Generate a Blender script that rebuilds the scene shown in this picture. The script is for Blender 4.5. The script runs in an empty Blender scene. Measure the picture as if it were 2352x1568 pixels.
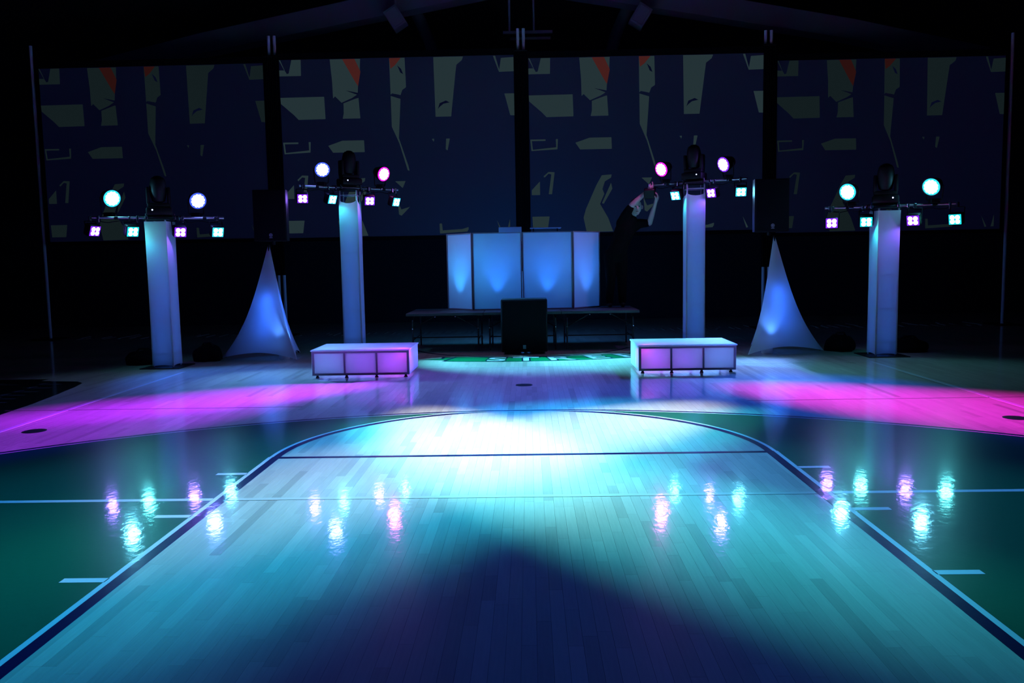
import bpy, bmesh, math, random
from mathutils import Vector, Matrix, Quaternion

S = bpy.context.scene
COL = S.collection
PI = math.pi
rad = math.radians

# ---------------------------------------------------------------- camera
CAM_POS = Vector((0.0781, -6.1088, 1.4143))
YAW, PITCH, ROLL = -0.0217, -0.0954, -0.0175
fw = Vector((math.sin(YAW) * math.cos(PITCH), math.cos(YAW) * math.cos(PITCH), math.sin(PITCH)))
r0 = Vector((math.cos(YAW), -math.sin(YAW), 0))
u0 = r0.cross(fw)
rt = r0 * math.cos(ROLL) + u0 * math.sin(ROLL)
up = u0 * math.cos(ROLL) - r0 * math.sin(ROLL)
cd = bpy.data.cameras.new('camera')
cd.sensor_width = 36.0
cd.lens = 1948.9 / 2352 * 36.0
cd.clip_end = 200
cam = bpy.data.objects.new('camera', cd)
M = Matrix((rt, up, -fw)).transposed().to_4x4()
M.translation = CAM_POS
cam.matrix_world = M
COL.objects.link(cam)
S.camera = cam

# ---------------------------------------------------------------- world / exposure
w = bpy.data.worlds.new('world')
S.world = w
w.use_nodes = True
w.node_tree.nodes['Background'].inputs[0].default_value = (0.01, 0.02, 0.09, 1)
w.node_tree.nodes['Background'].inputs[1].default_value = 0.012
S.view_settings.view_transform = 'Standard'
S.view_settings.look = 'None'
S.view_settings.exposure = 0.0
S.view_settings.gamma = 1.0
S.view_settings.use_curve_mapping = False

# lamp colours (linear)
CYAN = (0.10, 0.92, 1.0)
AQUA = (0.03, 0.75, 0.95)
BLUE = (0.06, 0.22, 1.0)
VIOLET = (0.16, 0.04, 1.0)
MAGENTA = (1.0, 0.03, 0.85)
WHITE = (0.42, 0.95, 1.0)

# ---------------------------------------------------------------- helpers
def mat(name, col, rough=0.6, metal=0.0, spec=0.5, emis=None, estr=0.0):
    m = bpy.data.materials.new(name)
    m.use_nodes = True
    b = m.node_tree.nodes['Principled BSDF']
    b.inputs['Base Color'].default_value = (*col, 1)
    b.inputs['Roughness'].default_value = rough
    b.inputs['Metallic'].default_value = metal
    b.inputs['Specular IOR Level'].default_value = spec
    if emis:
        b.inputs['Emission Color'].default_value = (*emis, 1)
        b.inputs['Emission Strength'].default_value = estr
    return m

def bump(m, scale=(40, 40, 40), strength=0.1, dist=0.01, detail=3):
    nt = m.node_tree
    b = nt.nodes['Principled BSDF']
    g = nt.nodes.new('ShaderNodeNewGeometry')
    mp = nt.nodes.new('ShaderNodeMapping')
    mp.inputs['Scale'].default_value = scale
    n = nt.nodes.new('ShaderNodeTexNoise')
    n.inputs['Scale'].default_value = 1.0
    n.inputs['Detail'].default_value = detail
    bp = nt.nodes.new('ShaderNodeBump')
    bp.inputs['Strength'].default_value = strength
    bp.inputs['Distance'].default_value = dist
    nt.links.new(g.outputs['Position'], mp.inputs['Vector'])
    nt.links.new(mp.outputs['Vector'], n.inputs['Vector'])
    nt.links.new(n.outputs['Fac'], bp.inputs['Height'])
    nt.links.new(bp.outputs['Normal'], b.inputs['Normal'])
    return m

def fabric(name, col, trans=0.5):
    m = bpy.data.materials.new(name)
    m.use_nodes = True
    nt = m.node_tree
    nt.nodes.clear()
    out = nt.nodes.new('ShaderNodeOutputMaterial')
    d = nt.nodes.new('ShaderNodeBsdfDiffuse')
    t = nt.nodes.new('ShaderNodeBsdfTranslucent')
    x = nt.nodes.new('ShaderNodeMixShader')
    d.inputs['Color'].default_value = (*col, 1)
    t.inputs['Color'].default_value = (*col, 1)
    x.inputs[0].default_value = trans
    n = nt.nodes.new('ShaderNodeTexNoise')
    n.inputs['Scale'].default_value = 350
    bp = nt.nodes.new('ShaderNodeBump')
    bp.inputs['Strength'].default_value = 0.08
    bp.inputs['Distance'].default_value = 0.002
    g = nt.nodes.new('ShaderNodeNewGeometry')
    nt.links.new(g.outputs['Position'], n.inputs['Vector'])
    nt.links.new(n.outputs['Fac'], bp.inputs['Height'])
    nt.links.new(bp.outputs['Normal'], d.inputs['Normal'])
    nt.links.new(d.outputs[0], x.inputs[1])
    nt.links.new(t.outputs[0], x.inputs[2])
    nt.links.new(x.outputs[0], out.inputs[0])
    return m

def emit(name, col, strength):
    m = bpy.data.materials.new(name)
    m.use_nodes = True
    nt = m.node_tree
    nt.nodes.clear()
    out = nt.nodes.new('ShaderNodeOutputMaterial')
    e = nt.nodes.new('ShaderNodeEmission')
    e.inputs[0].default_value = (*col, 1)
    e.inputs[1].default_value = strength
    nt.links.new(e.outputs[0], out.inputs[0])
    return m

class MB:
    """collects shapes, builds ONE mesh object"""
    def __init__(s):
        s.v = []; s.f = []
    def add(s, vs, fs, mtx=None):
        o = len(s.v)
        for p in vs:
            p = Vector(p)
            s.v.append(tuple(mtx @ p) if mtx else tuple(p))
        for f in fs:
            s.f.append([i + o for i in f])
        return s
    def box(s, c, d, mtx=None):
        x, y, z = c; a, b, e = d[0] / 2, d[1] / 2, d[2] / 2
        vs = [(x + i * a, y + j * b, z + k * e) for i in (-1, 1) for j in (-1, 1) for k in (-1, 1)]
        fs = [(0, 1, 3, 2), (4, 6, 7, 5), (0, 4, 5, 1), (2, 3, 7, 6), (0, 2, 6, 4), (1, 5, 7, 3)]
        return s.add(vs, fs, mtx)
    def rbox(s, c, d, r=0.02, seg=2, mtx=None):
        bm = bmesh.new()
        bmesh.ops.create_cube(bm, size=1)
        bmesh.ops.scale(bm, vec=d, verts=bm.verts)
        bmesh.ops.bevel(bm, geom=bm.edges[:], offset=r, segments=seg, affect='EDGES', profile=0.5)
        bmesh.ops.translate(bm, vec=c, verts=bm.verts)
        bm.verts.index_update()
        s.add([v.co.copy() for v in bm.verts], [[v.index for v in f.verts] for f in bm.faces], mtx)
        bm.free()
        return s
    def tube(s, p0, p1, ra, rb=None, n=10, mtx=None, cap=True):
        p0 = Vector(p0); p1 = Vector(p1)
        rb = ra if rb is None else rb
        q = (p1 - p0).to_track_quat('Z', 'Y')
        vs = []
        for k, (p, r) in enumerate(((p0, ra), (p1, rb))):
            for i in range(n):
                a = 2 * PI * i / n
                vs.append(p + q @ Vector((r * math.cos(a), r * math.sin(a), 0)))
        fs = [(i, (i + 1) % n, n + (i + 1) % n, n + i) for i in range(n)]
        if cap:
            fs += [tuple(range(n - 1, -1, -1)), tuple(range(n, 2 * n))]
        return s.add(vs, fs, mtx)
    def path(s, pts, r, n=8, mtx=None):
        for a, b in zip(pts[:-1], pts[1:]):
            s.tube(a, b, r, r, n, mtx)
        return s
    def lathe(s, prof, n=20, mtx=None):
        # prof: list of (radius, z) about the local z axis
        vs = []; fs = []
        for (r, z) in prof:
            for i in range(n):
                a = 2 * PI * i / n
                vs.append((r * math.cos(a), r * math.sin(a), z))
        for k in range(len(prof) - 1):
            for i in range(n):
                j = (i + 1) % n
                fs.append((k * n + i, k * n + j, (k + 1) * n + j, (k + 1) * n + i))
        fs.append(tuple(range(n - 1, -1, -1)))
        fs.append(tuple(range((len(prof) - 1) * n, len(prof) * n)))
        return s.add(vs, fs, mtx)
    def disc(s, c, r, n=16, mtx=None, z=0.0):
        vs = [(c[0] + r * math.cos(2 * PI * i / n), c[1] + r * math.sin(2 * PI * i / n), z) for i in range(n)]
        return s.add(vs, [tuple(range(n))], mtx)
    def prism(s, poly, z0, z1, mtx=None):
        n = len(poly)
        vs = [(x, y, z0) for x, y in poly] + [(x, y, z1) for x, y in poly]
        fs = [(i, (i + 1) % n, n + (i + 1) % n, n + i) for i in range(n)]
        fs += [tuple(range(n - 1, -1, -1)), tuple(range(n, 2 * n))]
        return s.add(vs, fs, mtx)
    def build(s, name, m, parent=None, smooth=False):
        me = bpy.data.meshes.new(name)
        me.from_pydata(s.v, [], s.f)
        if m is not None:
            me.materials.append(m)
        bm = bmesh.new(); bm.from_mesh(me)
        bmesh.ops.recalc_face_normals(bm, faces=bm.faces)
        bm.to_mesh(me); bm.free()
        if smooth:
            me.shade_smooth()
            me.set_sharp_from_angle(angle=rad(40))
        o = bpy.data.objects.new(name, me)
        COL.objects.link(o)
        if parent:
            o.parent = parent
        return o

class Bars:
    """each bar a part of its own"""
    def __init__(s, parent): s.p = parent
    def box(s, c, d, mtx=None):
        MB().box(c, d, mtx).build('frame_bar', M_GREYFRAME, s.p)
        return s

def empty(name, loc=(0, 0, 0), rz=0.0):
    o = bpy.data.objects.new(name, None)
    o.empty_display_size = 0.1
    o.location = loc
    o.rotation_euler = (0, 0, rz)
    COL.objects.link(o)
    return o

def tag(o, label=None, cat=None, group=None, kind=None):
    if label: o['label'] = label
    if cat: o['category'] = cat
    if group: o['group'] = group
    if kind: o['kind'] = kind
    return o

def lamp(name, kind, loc, power, col, parent=None, aim=None, size=60, blend=0.5, radius=0.05):
    l = bpy.data.lights.new(name, kind)
    l.energy = power
    l.color = col
    l.shadow_soft_size = radius
    if kind == 'SPOT':
        l.spot_size = rad(size)
        l.spot_blend = blend
    o = bpy.data.objects.new(name, l)
    COL.objects.link(o)
    o.location = loc
    if aim is not None:
        d = Vector(aim) - Vector(loc)
        o.rotation_euler = d.to_track_quat('-Z', 'Y').to_euler()
    o.visible_glossy = False      # the lens meshes give the reflections
    if parent:
        o.parent = parent
    return o

# ---------------------------------------------------------------- materials
def floor_mat(name, wood=True, col=(0.005, 0.14, 0.065), rough=0.075):
    m = bpy.data.materials.new(name)
    m.use_nodes = True
    nt = m.node_tree
    b = nt.nodes['Principled BSDF']
    b.inputs['Roughness'].default_value = rough
    b.inputs['Specular IOR Level'].default_value = 0.5
    g = nt.nodes.new('ShaderNodeNewGeometry')
    def noise(scale, detail=3, rough_=0.5):
        mp = nt.nodes.new('ShaderNodeMapping'); mp.inputs['Scale'].default_value = scale
        n = nt.nodes.new('ShaderNodeTexNoise'); n.inputs['Scale'].default_value = 1
        n.inputs['Detail'].default_value = detail
        n.inputs['Roughness'].default_value = rough_
        nt.links.new(g.outputs['Position'], mp.inputs['Vector'])
        nt.links.new(mp.outputs['Vector'], n.inputs['Vector'])
        return n
    if wood:
        at = nt.nodes.new('ShaderNodeAttribute'); at.attribute_name = 'tone'
        grain = noise((90, 5, 1), 4)
        rmp = nt.nodes.new('ShaderNodeMapRange')
        rmp.inputs['To Min'].default_value = 0.86; rmp.inputs['To Max'].default_value = 1.10
        nt.links.new(grain.outputs['Fac'], rmp.inputs['Value'])
        mul = nt.nodes.new('ShaderNodeMath'); mul.operation = 'MULTIPLY'
        nt.links.new(at.outputs['Fac'], mul.inputs[0]); nt.links.new(rmp.outputs[0], mul.inputs[1])
        vm = nt.nodes.new('ShaderNodeVectorMath'); vm.operation = 'SCALE'
        vm.inputs[0].default_value = (0.58, 0.50, 0.38)
        nt.links.new(mul.outputs[0], vm.inputs['Scale'])
        nt.links.new(vm.outputs[0], b.inputs['Base Color'])
    else:
        b.inputs['Base Color'].default_value = (*col, 1)
    # gentle waviness of the sanded, lacquered boards plus fine scuffs across the gloss
    n1 = noise((14, 9, 1), 2)
    n2 = noise((38, 30, 1), 2)
    b1 = nt.nodes.new('ShaderNodeBump'); b1.inputs['Strength'].default_value = 0.30; b1.inputs['Distance'].default_value = 0.002
    b2 = nt.nodes.new('ShaderNodeBump'); b2.inputs['Strength'].default_value = 0.32; b2.inputs['Distance'].default_value = 0.0008
    nt.links.new(n1.outputs['Fac'], b1.inputs['Height'])
    nt.links.new(n2.outputs['Fac'], b2.inputs['Height'])
    nt.links.new(b1.outputs['Normal'], b2.inputs['Normal'])
    nt.links.new(b2.outputs['Normal'], b.inputs['Normal'])
    n3 = noise((3, 9, 1), 5, 0.65)
    rr = nt.nodes.new('ShaderNodeMapRange')
    rr.inputs['To Min'].default_value = rough * 0.75; rr.inputs['To Max'].default_value = rough * 1.35
    nt.links.new(n3.outputs['Fac'], rr.inputs['Value'])
    # lacquer coat: a sharp gloss over a softer sheen
    b.inputs['Coat Weight'].default_value = 0.8
    b.inputs['Coat IOR'].default_value = 1.5
    nt.links.new(rr.outputs[0], b.inputs['Coat Roughness'])
    nt.links.new(b2.outputs['Normal'], b.inputs['Coat Normal'])
    b.inputs['Roughness'].default_value = 0.30
    b.inputs['Specular IOR Level'].default_value = 0.04 if wood else 0.14
    return m

M_WOOD = floor_mat('maple_boards')
M_GREEN = floor_mat('green_court_paint', False, (0.003, 0.105, 0.05))
M_NAVY = floor_mat('navy_line_paint', False, (0.006, 0.008, 0.045))
M_PALE = floor_mat('pale_line_paint', False, (0.66, 0.66, 0.62))
M_LOGO_GREEN = floor_mat('logo_green_paint', False, (0.004, 0.22, 0.075))
M_DARKFLOOR = floor_mat('dark_apron_paint', False, (0.004, 0.01, 0.008))
M_DARK_LINE = floor_mat('darker_line_tone', False, (0.28, 0.24, 0.20))
M_SLAB = mat('subfloor', (0.30, 0.25, 0.18), 0.5)
M_WALL = bump(mat('dark_wall_paint', (0.02, 0.022, 0.03), 0.85), (6, 6, 6), 0.1)
M_CEIL = bump(mat('dark_ceiling_deck', (0.012, 0.013, 0.02), 0.9), (4, 4, 4), 0.1)
M_BEAM = bump(mat('grey_painted_beam', (0.20, 0.21, 0.30), 0.7), (8, 8, 8), 0.1)
M_BLACK = bump(mat('black_powder_coat', (0.005, 0.005, 0.007), 0.5, spec=0.25), (300, 300, 300), 0.1, 0.001)
M_MATTE = bump(mat('black_drape_cloth', (0.004, 0.004, 0.005), 0.95, spec=0.1), (60, 60, 3), 0.3)
M_GRILLE = bump(mat('black_speaker_grille', (0.003, 0.003, 0.006), 0.85, spec=0.1), (600, 600, 600), 0.5, 0.002)
M_ALU = bump(mat('aluminium_tube', (0.62, 0.63, 0.66), 0.35, 0.9), (30, 30, 30), 0.03, 0.001)
M_POLE = bump(mat('pale_pole_paint', (0.85, 0.85, 0.88), 0.4), (30, 30, 30), 0.03, 0.001)
M_CHROME = mat('chrome_clamp', (0.75, 0.76, 0.8), 0.2, 1.0)
M_GREYFRAME = bump(mat('grey_aluminium_frame', (0.30, 0.30, 0.36), 0.45, 0.2), (50, 50, 50), 0.03, 0.001)
M_SPANDEX = fabric('white_spandex', (0.80, 0.80, 0.82), 0.5)
M_SCRIM = fabric('white_scrim_fabric', (0.78, 0.78, 0.82), 0.55)
M_ACRYL = fabric('white_acrylic_sheet', (0.85, 0.85, 0.86), 0.5)
M_DECK = bump(mat('grey_stage_deck', (0.05, 0.055, 0.07), 0.55), (80, 80, 80), 0.2, 0.001)
M_STEEL = mat('dark_steel_leg', (0.05, 0.05, 0.06), 0.4, 0.8)
M_SKIN = bump(mat('skin', (0.52, 0.42, 0.38), 0.6), (80, 80, 80), 0.05, 0.001)
M_SHIRT = bump(mat('black_shirt', (0.004, 0.004, 0.005), 0.95, spec=0.1), (90, 90, 90), 0.2, 0.002)
M_HAIR = bump(mat('dark_hair', (0.012, 0.009, 0.008), 0.6), (200, 200, 20), 0.3, 0.002)
M_SCREEN = mat('screen_fabric', (0.05, 0.05, 0.06), 0.9, emis=(0.13, 0.18, 1.0), estr=0.0075)  # navy emission stands in for haze and stray light on the screen
M_PIC = emit('projected_light_cream', (0.48, 0.88, 1.0), 0.036)
M_PICRED = emit('projected_light_red', (1.0, 0.22, 0.2), 0.055)
M_PICDARK = emit('projected_light_dark', (0.12, 0.2, 1.0), 0.014)
M_LAPTOP = mat('silver_laptop', (0.35, 0.37, 0.42), 0.4, 0.4)

# ---------------------------------------------------------------- room shell
fl = MB().box((0, 2, -0.06), (30, 24, 0.10)).build('floor', M_SLAB)
tag(fl, kind='structure', label='polished maple basketball court floor')
wb = MB().box((0, 14.1, 4.5), (30.4, 0.2, 9.4)).build('wall_back', M_WALL); tag(wb, kind='structure')
wl = MB().box((-15.1, 2, 4.5), (0.2, 24, 9.4)).build('wall_left', M_WALL); tag(wl, kind='structure')
wr = MB().box((15.1, 2, 4.5), (0.2, 24, 9.4)).build('wall_right', M_WALL); tag(wr, kind='structure')
wf = MB().box((0, -10.1, 4.5), (30.4, 0.2, 9.4)).build('wall_front', M_WALL); tag(wf, kind='structure')
ce = MB().box((0, 2, 9.1), (30, 24, 0.2)).build('ceiling', M_CEIL); tag(ce, kind='structure')

# sloping roof beams
for sx in (-1, 1):
    for Y in (12.0,):
        b = MB()
        pts = [(sx * 9.5, 5.18), (sx * 6.7, 5.78), (sx * 3.4, 6.36), (sx * 0.0, 6.95)]
        tops = [(sx * 9.5, 5.55), (sx * 6.7, 6.18), (sx * 3.4, 6.80), (sx * 0.0, 7.42)]
        vs = []
        for (x, z), (x2, z2) in zip(pts, tops):
            vs += [(x, Y - .2, z), (x, Y + .2, z), (x2, Y + .2, z2), (x2, Y - .2, z2)]
        fs = []
        for k in range(3):
            for j in range(4):
                fs.append((k * 4 + j, k * 4 + (j + 1) % 4, k * 4 + 4 + (j + 1) % 4, k * 4 + 4 + j))
        fs += [(0, 1, 2, 3), (12, 13, 14, 15)]
        b.add(vs, fs).build('beam', M_BEAM, ce)
    # curved knee brace dropping beside the screens
    b = MB()
    pp = [(sx * 2.35, 6.9), (sx * 2.15, 6.5), (sx * 1.98, 6.1), (sx * 1.85, 5.6)]
    b.path([(x, 12.6, z) for x, z in pp], 0.13, 10).build('brace', M_BEAM, ce, True)

# ---------------------------------------------------------------- floor boards
rnd = random.Random(7)
BW = 0.0572
R3, C3 = 6.0, -13.75 * 0.3048
LANE = 1.83
def in_green(x, y):
    """inside three point line, outside lane and free throw circle"""
    if abs(x) < 1.80 and y < 0.0: return False
    if y >= 0 and x * x + y * y < 1.80 ** 2: return False
    if y < C3: return abs(x) < 5.9
    return x * x + (y - C3) ** 2 < (R3 - 0.12) ** 2
def cam_area(x, y, wd, ln):
    d = Vector((x, y, 0)) - CAM_POS
    z = d.dot(fw)
    if z < 0.6: return 0
    a, b_ = d.dot(rt) / z, d.dot(up) / z
    if abs(a) > 0.61 or abs(b_) > 0.405: return 0
    return wd * ln * CAM_POS.z / (z ** 3)
boards = []
nx = int(9.2 / BW)
for i in range(-nx, nx + 1):
    x = i * BW
    y = -5.6 + rnd.uniform(-0.9, 0)
    while y < 10.4:
        ln = rnd.choice((0.30, 0.42, 0.55, 0.68, 0.80, 0.95, 1.1)) * rnd.uniform(0.9, 1.1)
        t = rnd.gauss(0.94, 0.04)
        if rnd.random() < 0.08: t -= rnd.uniform(0.08, 0.18)
        if rnd.random() < 0.06: t += 0.08
        t = max(0.55, min(1.12, t))
        y0, y1 = y, y + ln
        y = y1
        if in_green(x - BW, y0) and in_green(x + BW, y0) and in_green(x - BW, y1) and in_green(x + BW, y1) and \
           in_green(x - BW, (y0 + y1) / 2) and in_green(x + BW, (y0 + y1) / 2):
            continue
        ym = (y0 + y1) / 2
        boards.append((cam_area(x, ym, BW, ln) if not in_green(x, ym) else 0, x, y0, y1, t))
boards.sort(key=lambda q: -q[0])
GAP = 0.0004
def board_geo(x, y0, y1, z=0.0):
    a, c = x - BW / 2 + GAP, x + BW / 2 - GAP
    y0 += GAP; y1 -= GAP
    vs = [(a, y0, -0.009), (c, y0, -0.009), (c, y1, -0.009), (a, y1, -0.009), (a, y0, z), (c, y0, z), (c, y1, z), (a, y1, z)]
    fs = [(4, 5, 6, 7), (0, 1, 5, 4), (1, 2, 6, 5), (2, 3, 7, 6), (3, 0, 4, 7)]
    return vs, fs
def set_tone(me, vals):
    at = me.attributes.new('tone', 'FLOAT', 'FACE')
    at.data.foreach_set('value', vals)
for k, (ar, x, y0, y1, t) in enumerate(boards[:300]):
    me = bpy.data.meshes.new('plank')
    vs, fs = board_geo(x, y0, y1)
    me.from_pydata(vs, [], fs)
    me.materials.append(M_WOOD)
    set_tone(me, [t] * 5)
    o = bpy.data.objects.new('plank', me)
    COL.objects.link(o); o.parent = fl
V, F, T = [], [], []
for (ar, x, y0, y1, t) in boards[300:]:
    vs, fs = board_geo(x, y0, y1)
    n = len(V); V += vs
    F += [[i + n for i in f] for f in fs]; T += [t] * 5
me = bpy.data.meshes.new('plank_field'); me.from_pydata(V, [], F); me.materials.append(M_WOOD); set_tone(me, T)
o = bpy.data.objects.new('plank_field', me); COL.objects.link(o); o.parent = fl
tag(o, kind='stuff')

# ---------------------------------------------------------------- court paint (thin coats on the boards)
def flat(name, polys, z, m, th=0.0004):
    b = MB()
    for poly in polys:
        n = len(poly)
        vs = [(x, y, z) for x, y in poly] + [(x, y, -0.001) for x, y in poly]
        b.add(vs, [tuple(range(n))] + [(i, n + i, n + (i + 1) % n, (i + 1) % n) for i in range(n)])
    return b.build(name, m, fl)
def band(name, cx, cy, ra, rb, a0, a1, z, m, n=96):
    vs, fs = [], []
    for i in range(n + 1):
        a = a0 + (a1 - a0) * i / n
        for r in (ra, rb):
            vs.append((cx + r * math.sin(a), cy + r * math.cos(a), z))
    for i in range(n):
        fs.append((2 * i, 2 * i + 1, 2 * i + 3, 2 * i + 2))
    return MB().add(vs, fs).build(name, m, fl)
# green zone between lane/circle and three point line: strips per angle about the basket
def green_zone():
    for sx in (-1, 1):
        vs, fs = [], []
        rows = []
        Y = -5.6
        # outer boundary (three point) and inner boundary (lane, circle) sampled by y
        ys = [-5.6 + k * (1.82 + 5.6) / 160 for k in range(161)]
        for y in ys:
            xo = 6.0 if y < C3 else math.sqrt(max(0, R3 ** 2 - (y - C3) ** 2))
            xi = LANE if y < 0 else math.sqrt(max(0, LANE ** 2 - y * y))
            if xo < xi: xo = xi
            rows.append((xi, xo, y))
        for xi, xo, y in rows:
            vs += [(sx * xi, y, 0.0006), (sx * xo, y, 0.0006)]
        for k in range(len(rows) - 1):
            fs.append((2 * k, 2 * k + 1, 2 * k + 3, 2 * k + 2))
        MB().add(vs, fs).build('green_painted_zone', M_GREEN, fl)
green_zone()
Z2 = 0.0012
for sx in (-1, 1):
    flat('lane_line', [[(sx * 1.775, -5.6), (sx * 1.835, -5.6), (sx * 1.835, 0.0), (sx * 1.775, 0.0)]], Z2, M_NAVY)
    flat('lane_edge_line', [[(sx * 1.835, -5.6), (sx * 1.865, -5.6), (sx * 1.865, 0.0), (sx * 1.835, 0.0)]], Z2, M_PALE)
    for d in (17.4, 14.25, 11.08):
        y = (d - 19) * 0.3048
        flat('lane_mark', [[(sx * 1.86, y - .026), (sx * 2.07, y - .026), (sx * 2.07, y + .026), (sx * 1.86, y + .026)]], Z2, M_PALE)
    # volleyball side line
    flat('side_line', [[(sx * 4.55, -1.1), (sx * 4.60, -1.1), (sx * 4.60, 5.12), (sx * 4.55, 5.12)]], Z2, M_PALE)
    flat('faint_dark_line', [[(sx * 2.2, 2.18), (sx * 5.2, 2.18), (sx * 5.2, 2.2), (sx * 2.2, 2.2)]], Z2, M_DARK_LINE)  # thin line darker than the boards
flat('free_throw_line', [[(-1.78, -0.045), (1.78, -0.045), (1.78, 0.005), (-1.78, 0.005)]], Z2, M_NAVY)
band('free_throw_circle', 0, 0, 1.775, 1.83, -PI / 2, PI / 2, Z2, M_NAVY)
band('free_throw_circle_edge', 0, 0, 1.83, 1.858, -PI / 2, PI / 2, Z2, M_PALE)
band('three_point_line', 0, C3, 5.98, 6.03, -PI / 2, PI / 2, Z2 + .0002, M_NAVY, 160)
band('three_point_edge', 0, C3, 5.955, 5.98, -PI / 2, PI / 2, Z2 + .0001, M_PALE, 160)
flat('end_line', [[(-4.6, -1.135), (-1.87, -1.135), (-1.87, -1.085), (-4.6, -1.085)]], Z2, M_PALE)
flat('end_line', [[(1.87, -1.135), (4.6, -1.135), (4.6, -1.085), (1.87, -1.085)]], Z2, M_PALE)
MF = floor_mat('worn_line_paint', False, (0.60, 0.53, 0.42))
flat('worn_end_line', [[(-1.77, -1.135), (1.77, -1.135), (1.77, -1.085), (-1.77, -1.085)]], Z2, MF)
flat('attack_line', [[(-4.6, 5.10), (4.6, 5.10), (4.6, 5.14), (-4.6, 5.14)]], Z2, MF)
# floor sockets
for (x, y) in ((0.0, 3.45), (-4.27, 1.12), (4.21, 1.13)):
    k = MB().lathe([(0.098, 0.0002), (0.098, 0.0016), (0.09, 0.0022), (0.085, 0.0022)], 28)
    for q in k.v[:]: pass
    s = k.build('floor_socket_cover', mat('bronze_cover', (0.02, 0.018, 0.03), 0.35, 0.6), fl)
    s.location = (x, y, 0)

# centre court ribbon logo in front of the subwoofer
LC = (-0.05, 10.2)
def arc_pt(a, r): return (LC[0] + r * math.sin(a), LC[1] - r * math.cos(a))
def ribbon(ra, rb, a0, a1, n=40):
    return [arc_pt(a0 + (a1 - a0) * i / n, ra) for i in range(n + 1)] + [arc_pt(a1 - (a1 - a0) * i / n, rb) for i in range(n + 1)]
flat('ribbon_outline', [ribbon(3.93, 4.50, -0.255, 0.46)], 0.0008, M_NAVY)
flat('ribbon', [ribbon(3.96, 4.47, -0.245, 0.45)], 0.0013, M_LOGO_GREEN)
flat('ribbon_tail_outline', [[arc_pt(-0.345, 4.36), arc_pt(-0.18, 4.42), arc_pt(-0.18, 4.05), arc_pt(-0.30, 3.98), arc_pt(-0.29, 4.15)]], 0.0005, M_NAVY)
flat('ribbon_tail', [[arc_pt(-0.335, 4.34), arc_pt(-0.20, 4.40), arc_pt(-0.20, 4.09), arc_pt(-0.285, 4.03), arc_pt(-0.278, 4.17)]], 0.0007, M_LOGO_GREEN)
def letter(ch, a, rmid, hgt, wid, m, z, grow=0.0):
    cu = bpy.data.curves.new('glyph', 'FONT')
    cu.body = ch; cu.size = 1.0; cu.align_x = 'CENTER'; cu.offset = grow
    tmp = bpy.data.objects.new('glyph', cu); COL.objects.link(tmp)
    dg = bpy.context.evaluated_depsgraph_get()
    me = bpy.data.meshes.new_from_object(tmp.evaluated_get(dg))
    bpy.data.objects.remove(tmp); bpy.data.curves.remove(cu)
    x, y = arc_pt(a, rmid)
    for v in me.vertices:
        lx, ly = v.co.x * wid, (v.co.y - 0.34) * hgt / 0.70
        v.co = (x + lx * math.cos(a) - ly * math.sin(a) * 1.0, y + ly * math.cos(a) + lx * math.sin(a), z)
    me.materials.clear(); me.materials.append(m)
    o = bpy.data.objects.new('painted_letter', me); COL.objects.link(o); o.parent = fl
for ch, a in (('S', -0.085), ('T', 0.015), ('R', 0.13), ('E', 0.26), ('E', 0.375)):
    letter(ch, a, 4.20, 0.46, 0.62, M_NAVY, 0.0015, 0.05)
    letter(ch, a, 4.20, 0.44, 0.62, M_PALE, 0.0018, 0.02)
band('centre_circle_line', -0.05, 8.1, 1.80, 1.86, PI * 0.62, PI * 1.38, 0.0006, M_NAVY)
# dark lettered apron at the left side line
apron = [(-5.1, 1.9), (-5.16, 2.6), (-5.25, 3.2), (-5.36, 3.8), (-5.45, 4.15), (-5.6, 4.3), (-6.1, 4.38), (-6.1, 4.55), (-8.4, 4.6), (-8.4, 1.6), (-5.1, 1.4)]
flat('dark_apron_paint', [apron], 0.0008, M_DARKFLOOR)
MS = floor_mat('apron_stroke_paint', False, (0.10, 0.11, 0.13))
strokes = []
for (y, xs) in ((4.05, (-5.65, -6.2, -6.8)), (3.75, (-5.62, -6.25, -7.0)), (3.45, (-5.6, -6.05, -6.7)), (3.2, (-5.6, -6.4)), (2.95, (-5.55, -6.0, -6.6)), (2.7, (-5.5, -6.1)), (2.45, (-5.45, -6.0)), (2.2, (-5.45, -5.95))):
    for x in xs:
        strokes.append([(x - 0.34, y), (x - 0.02, y), (x - 0.02, y + 0.035), (x - 0.34, y + 0.035)])
        strokes.append([(x - 0.34, y), (x - 0.30, y), (x - 0.24, y + 0.15), (x - 0.28, y + 0.15)])
tag(flat('apron_stroke', strokes, 0.0014, MS), kind='stuff')

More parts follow.
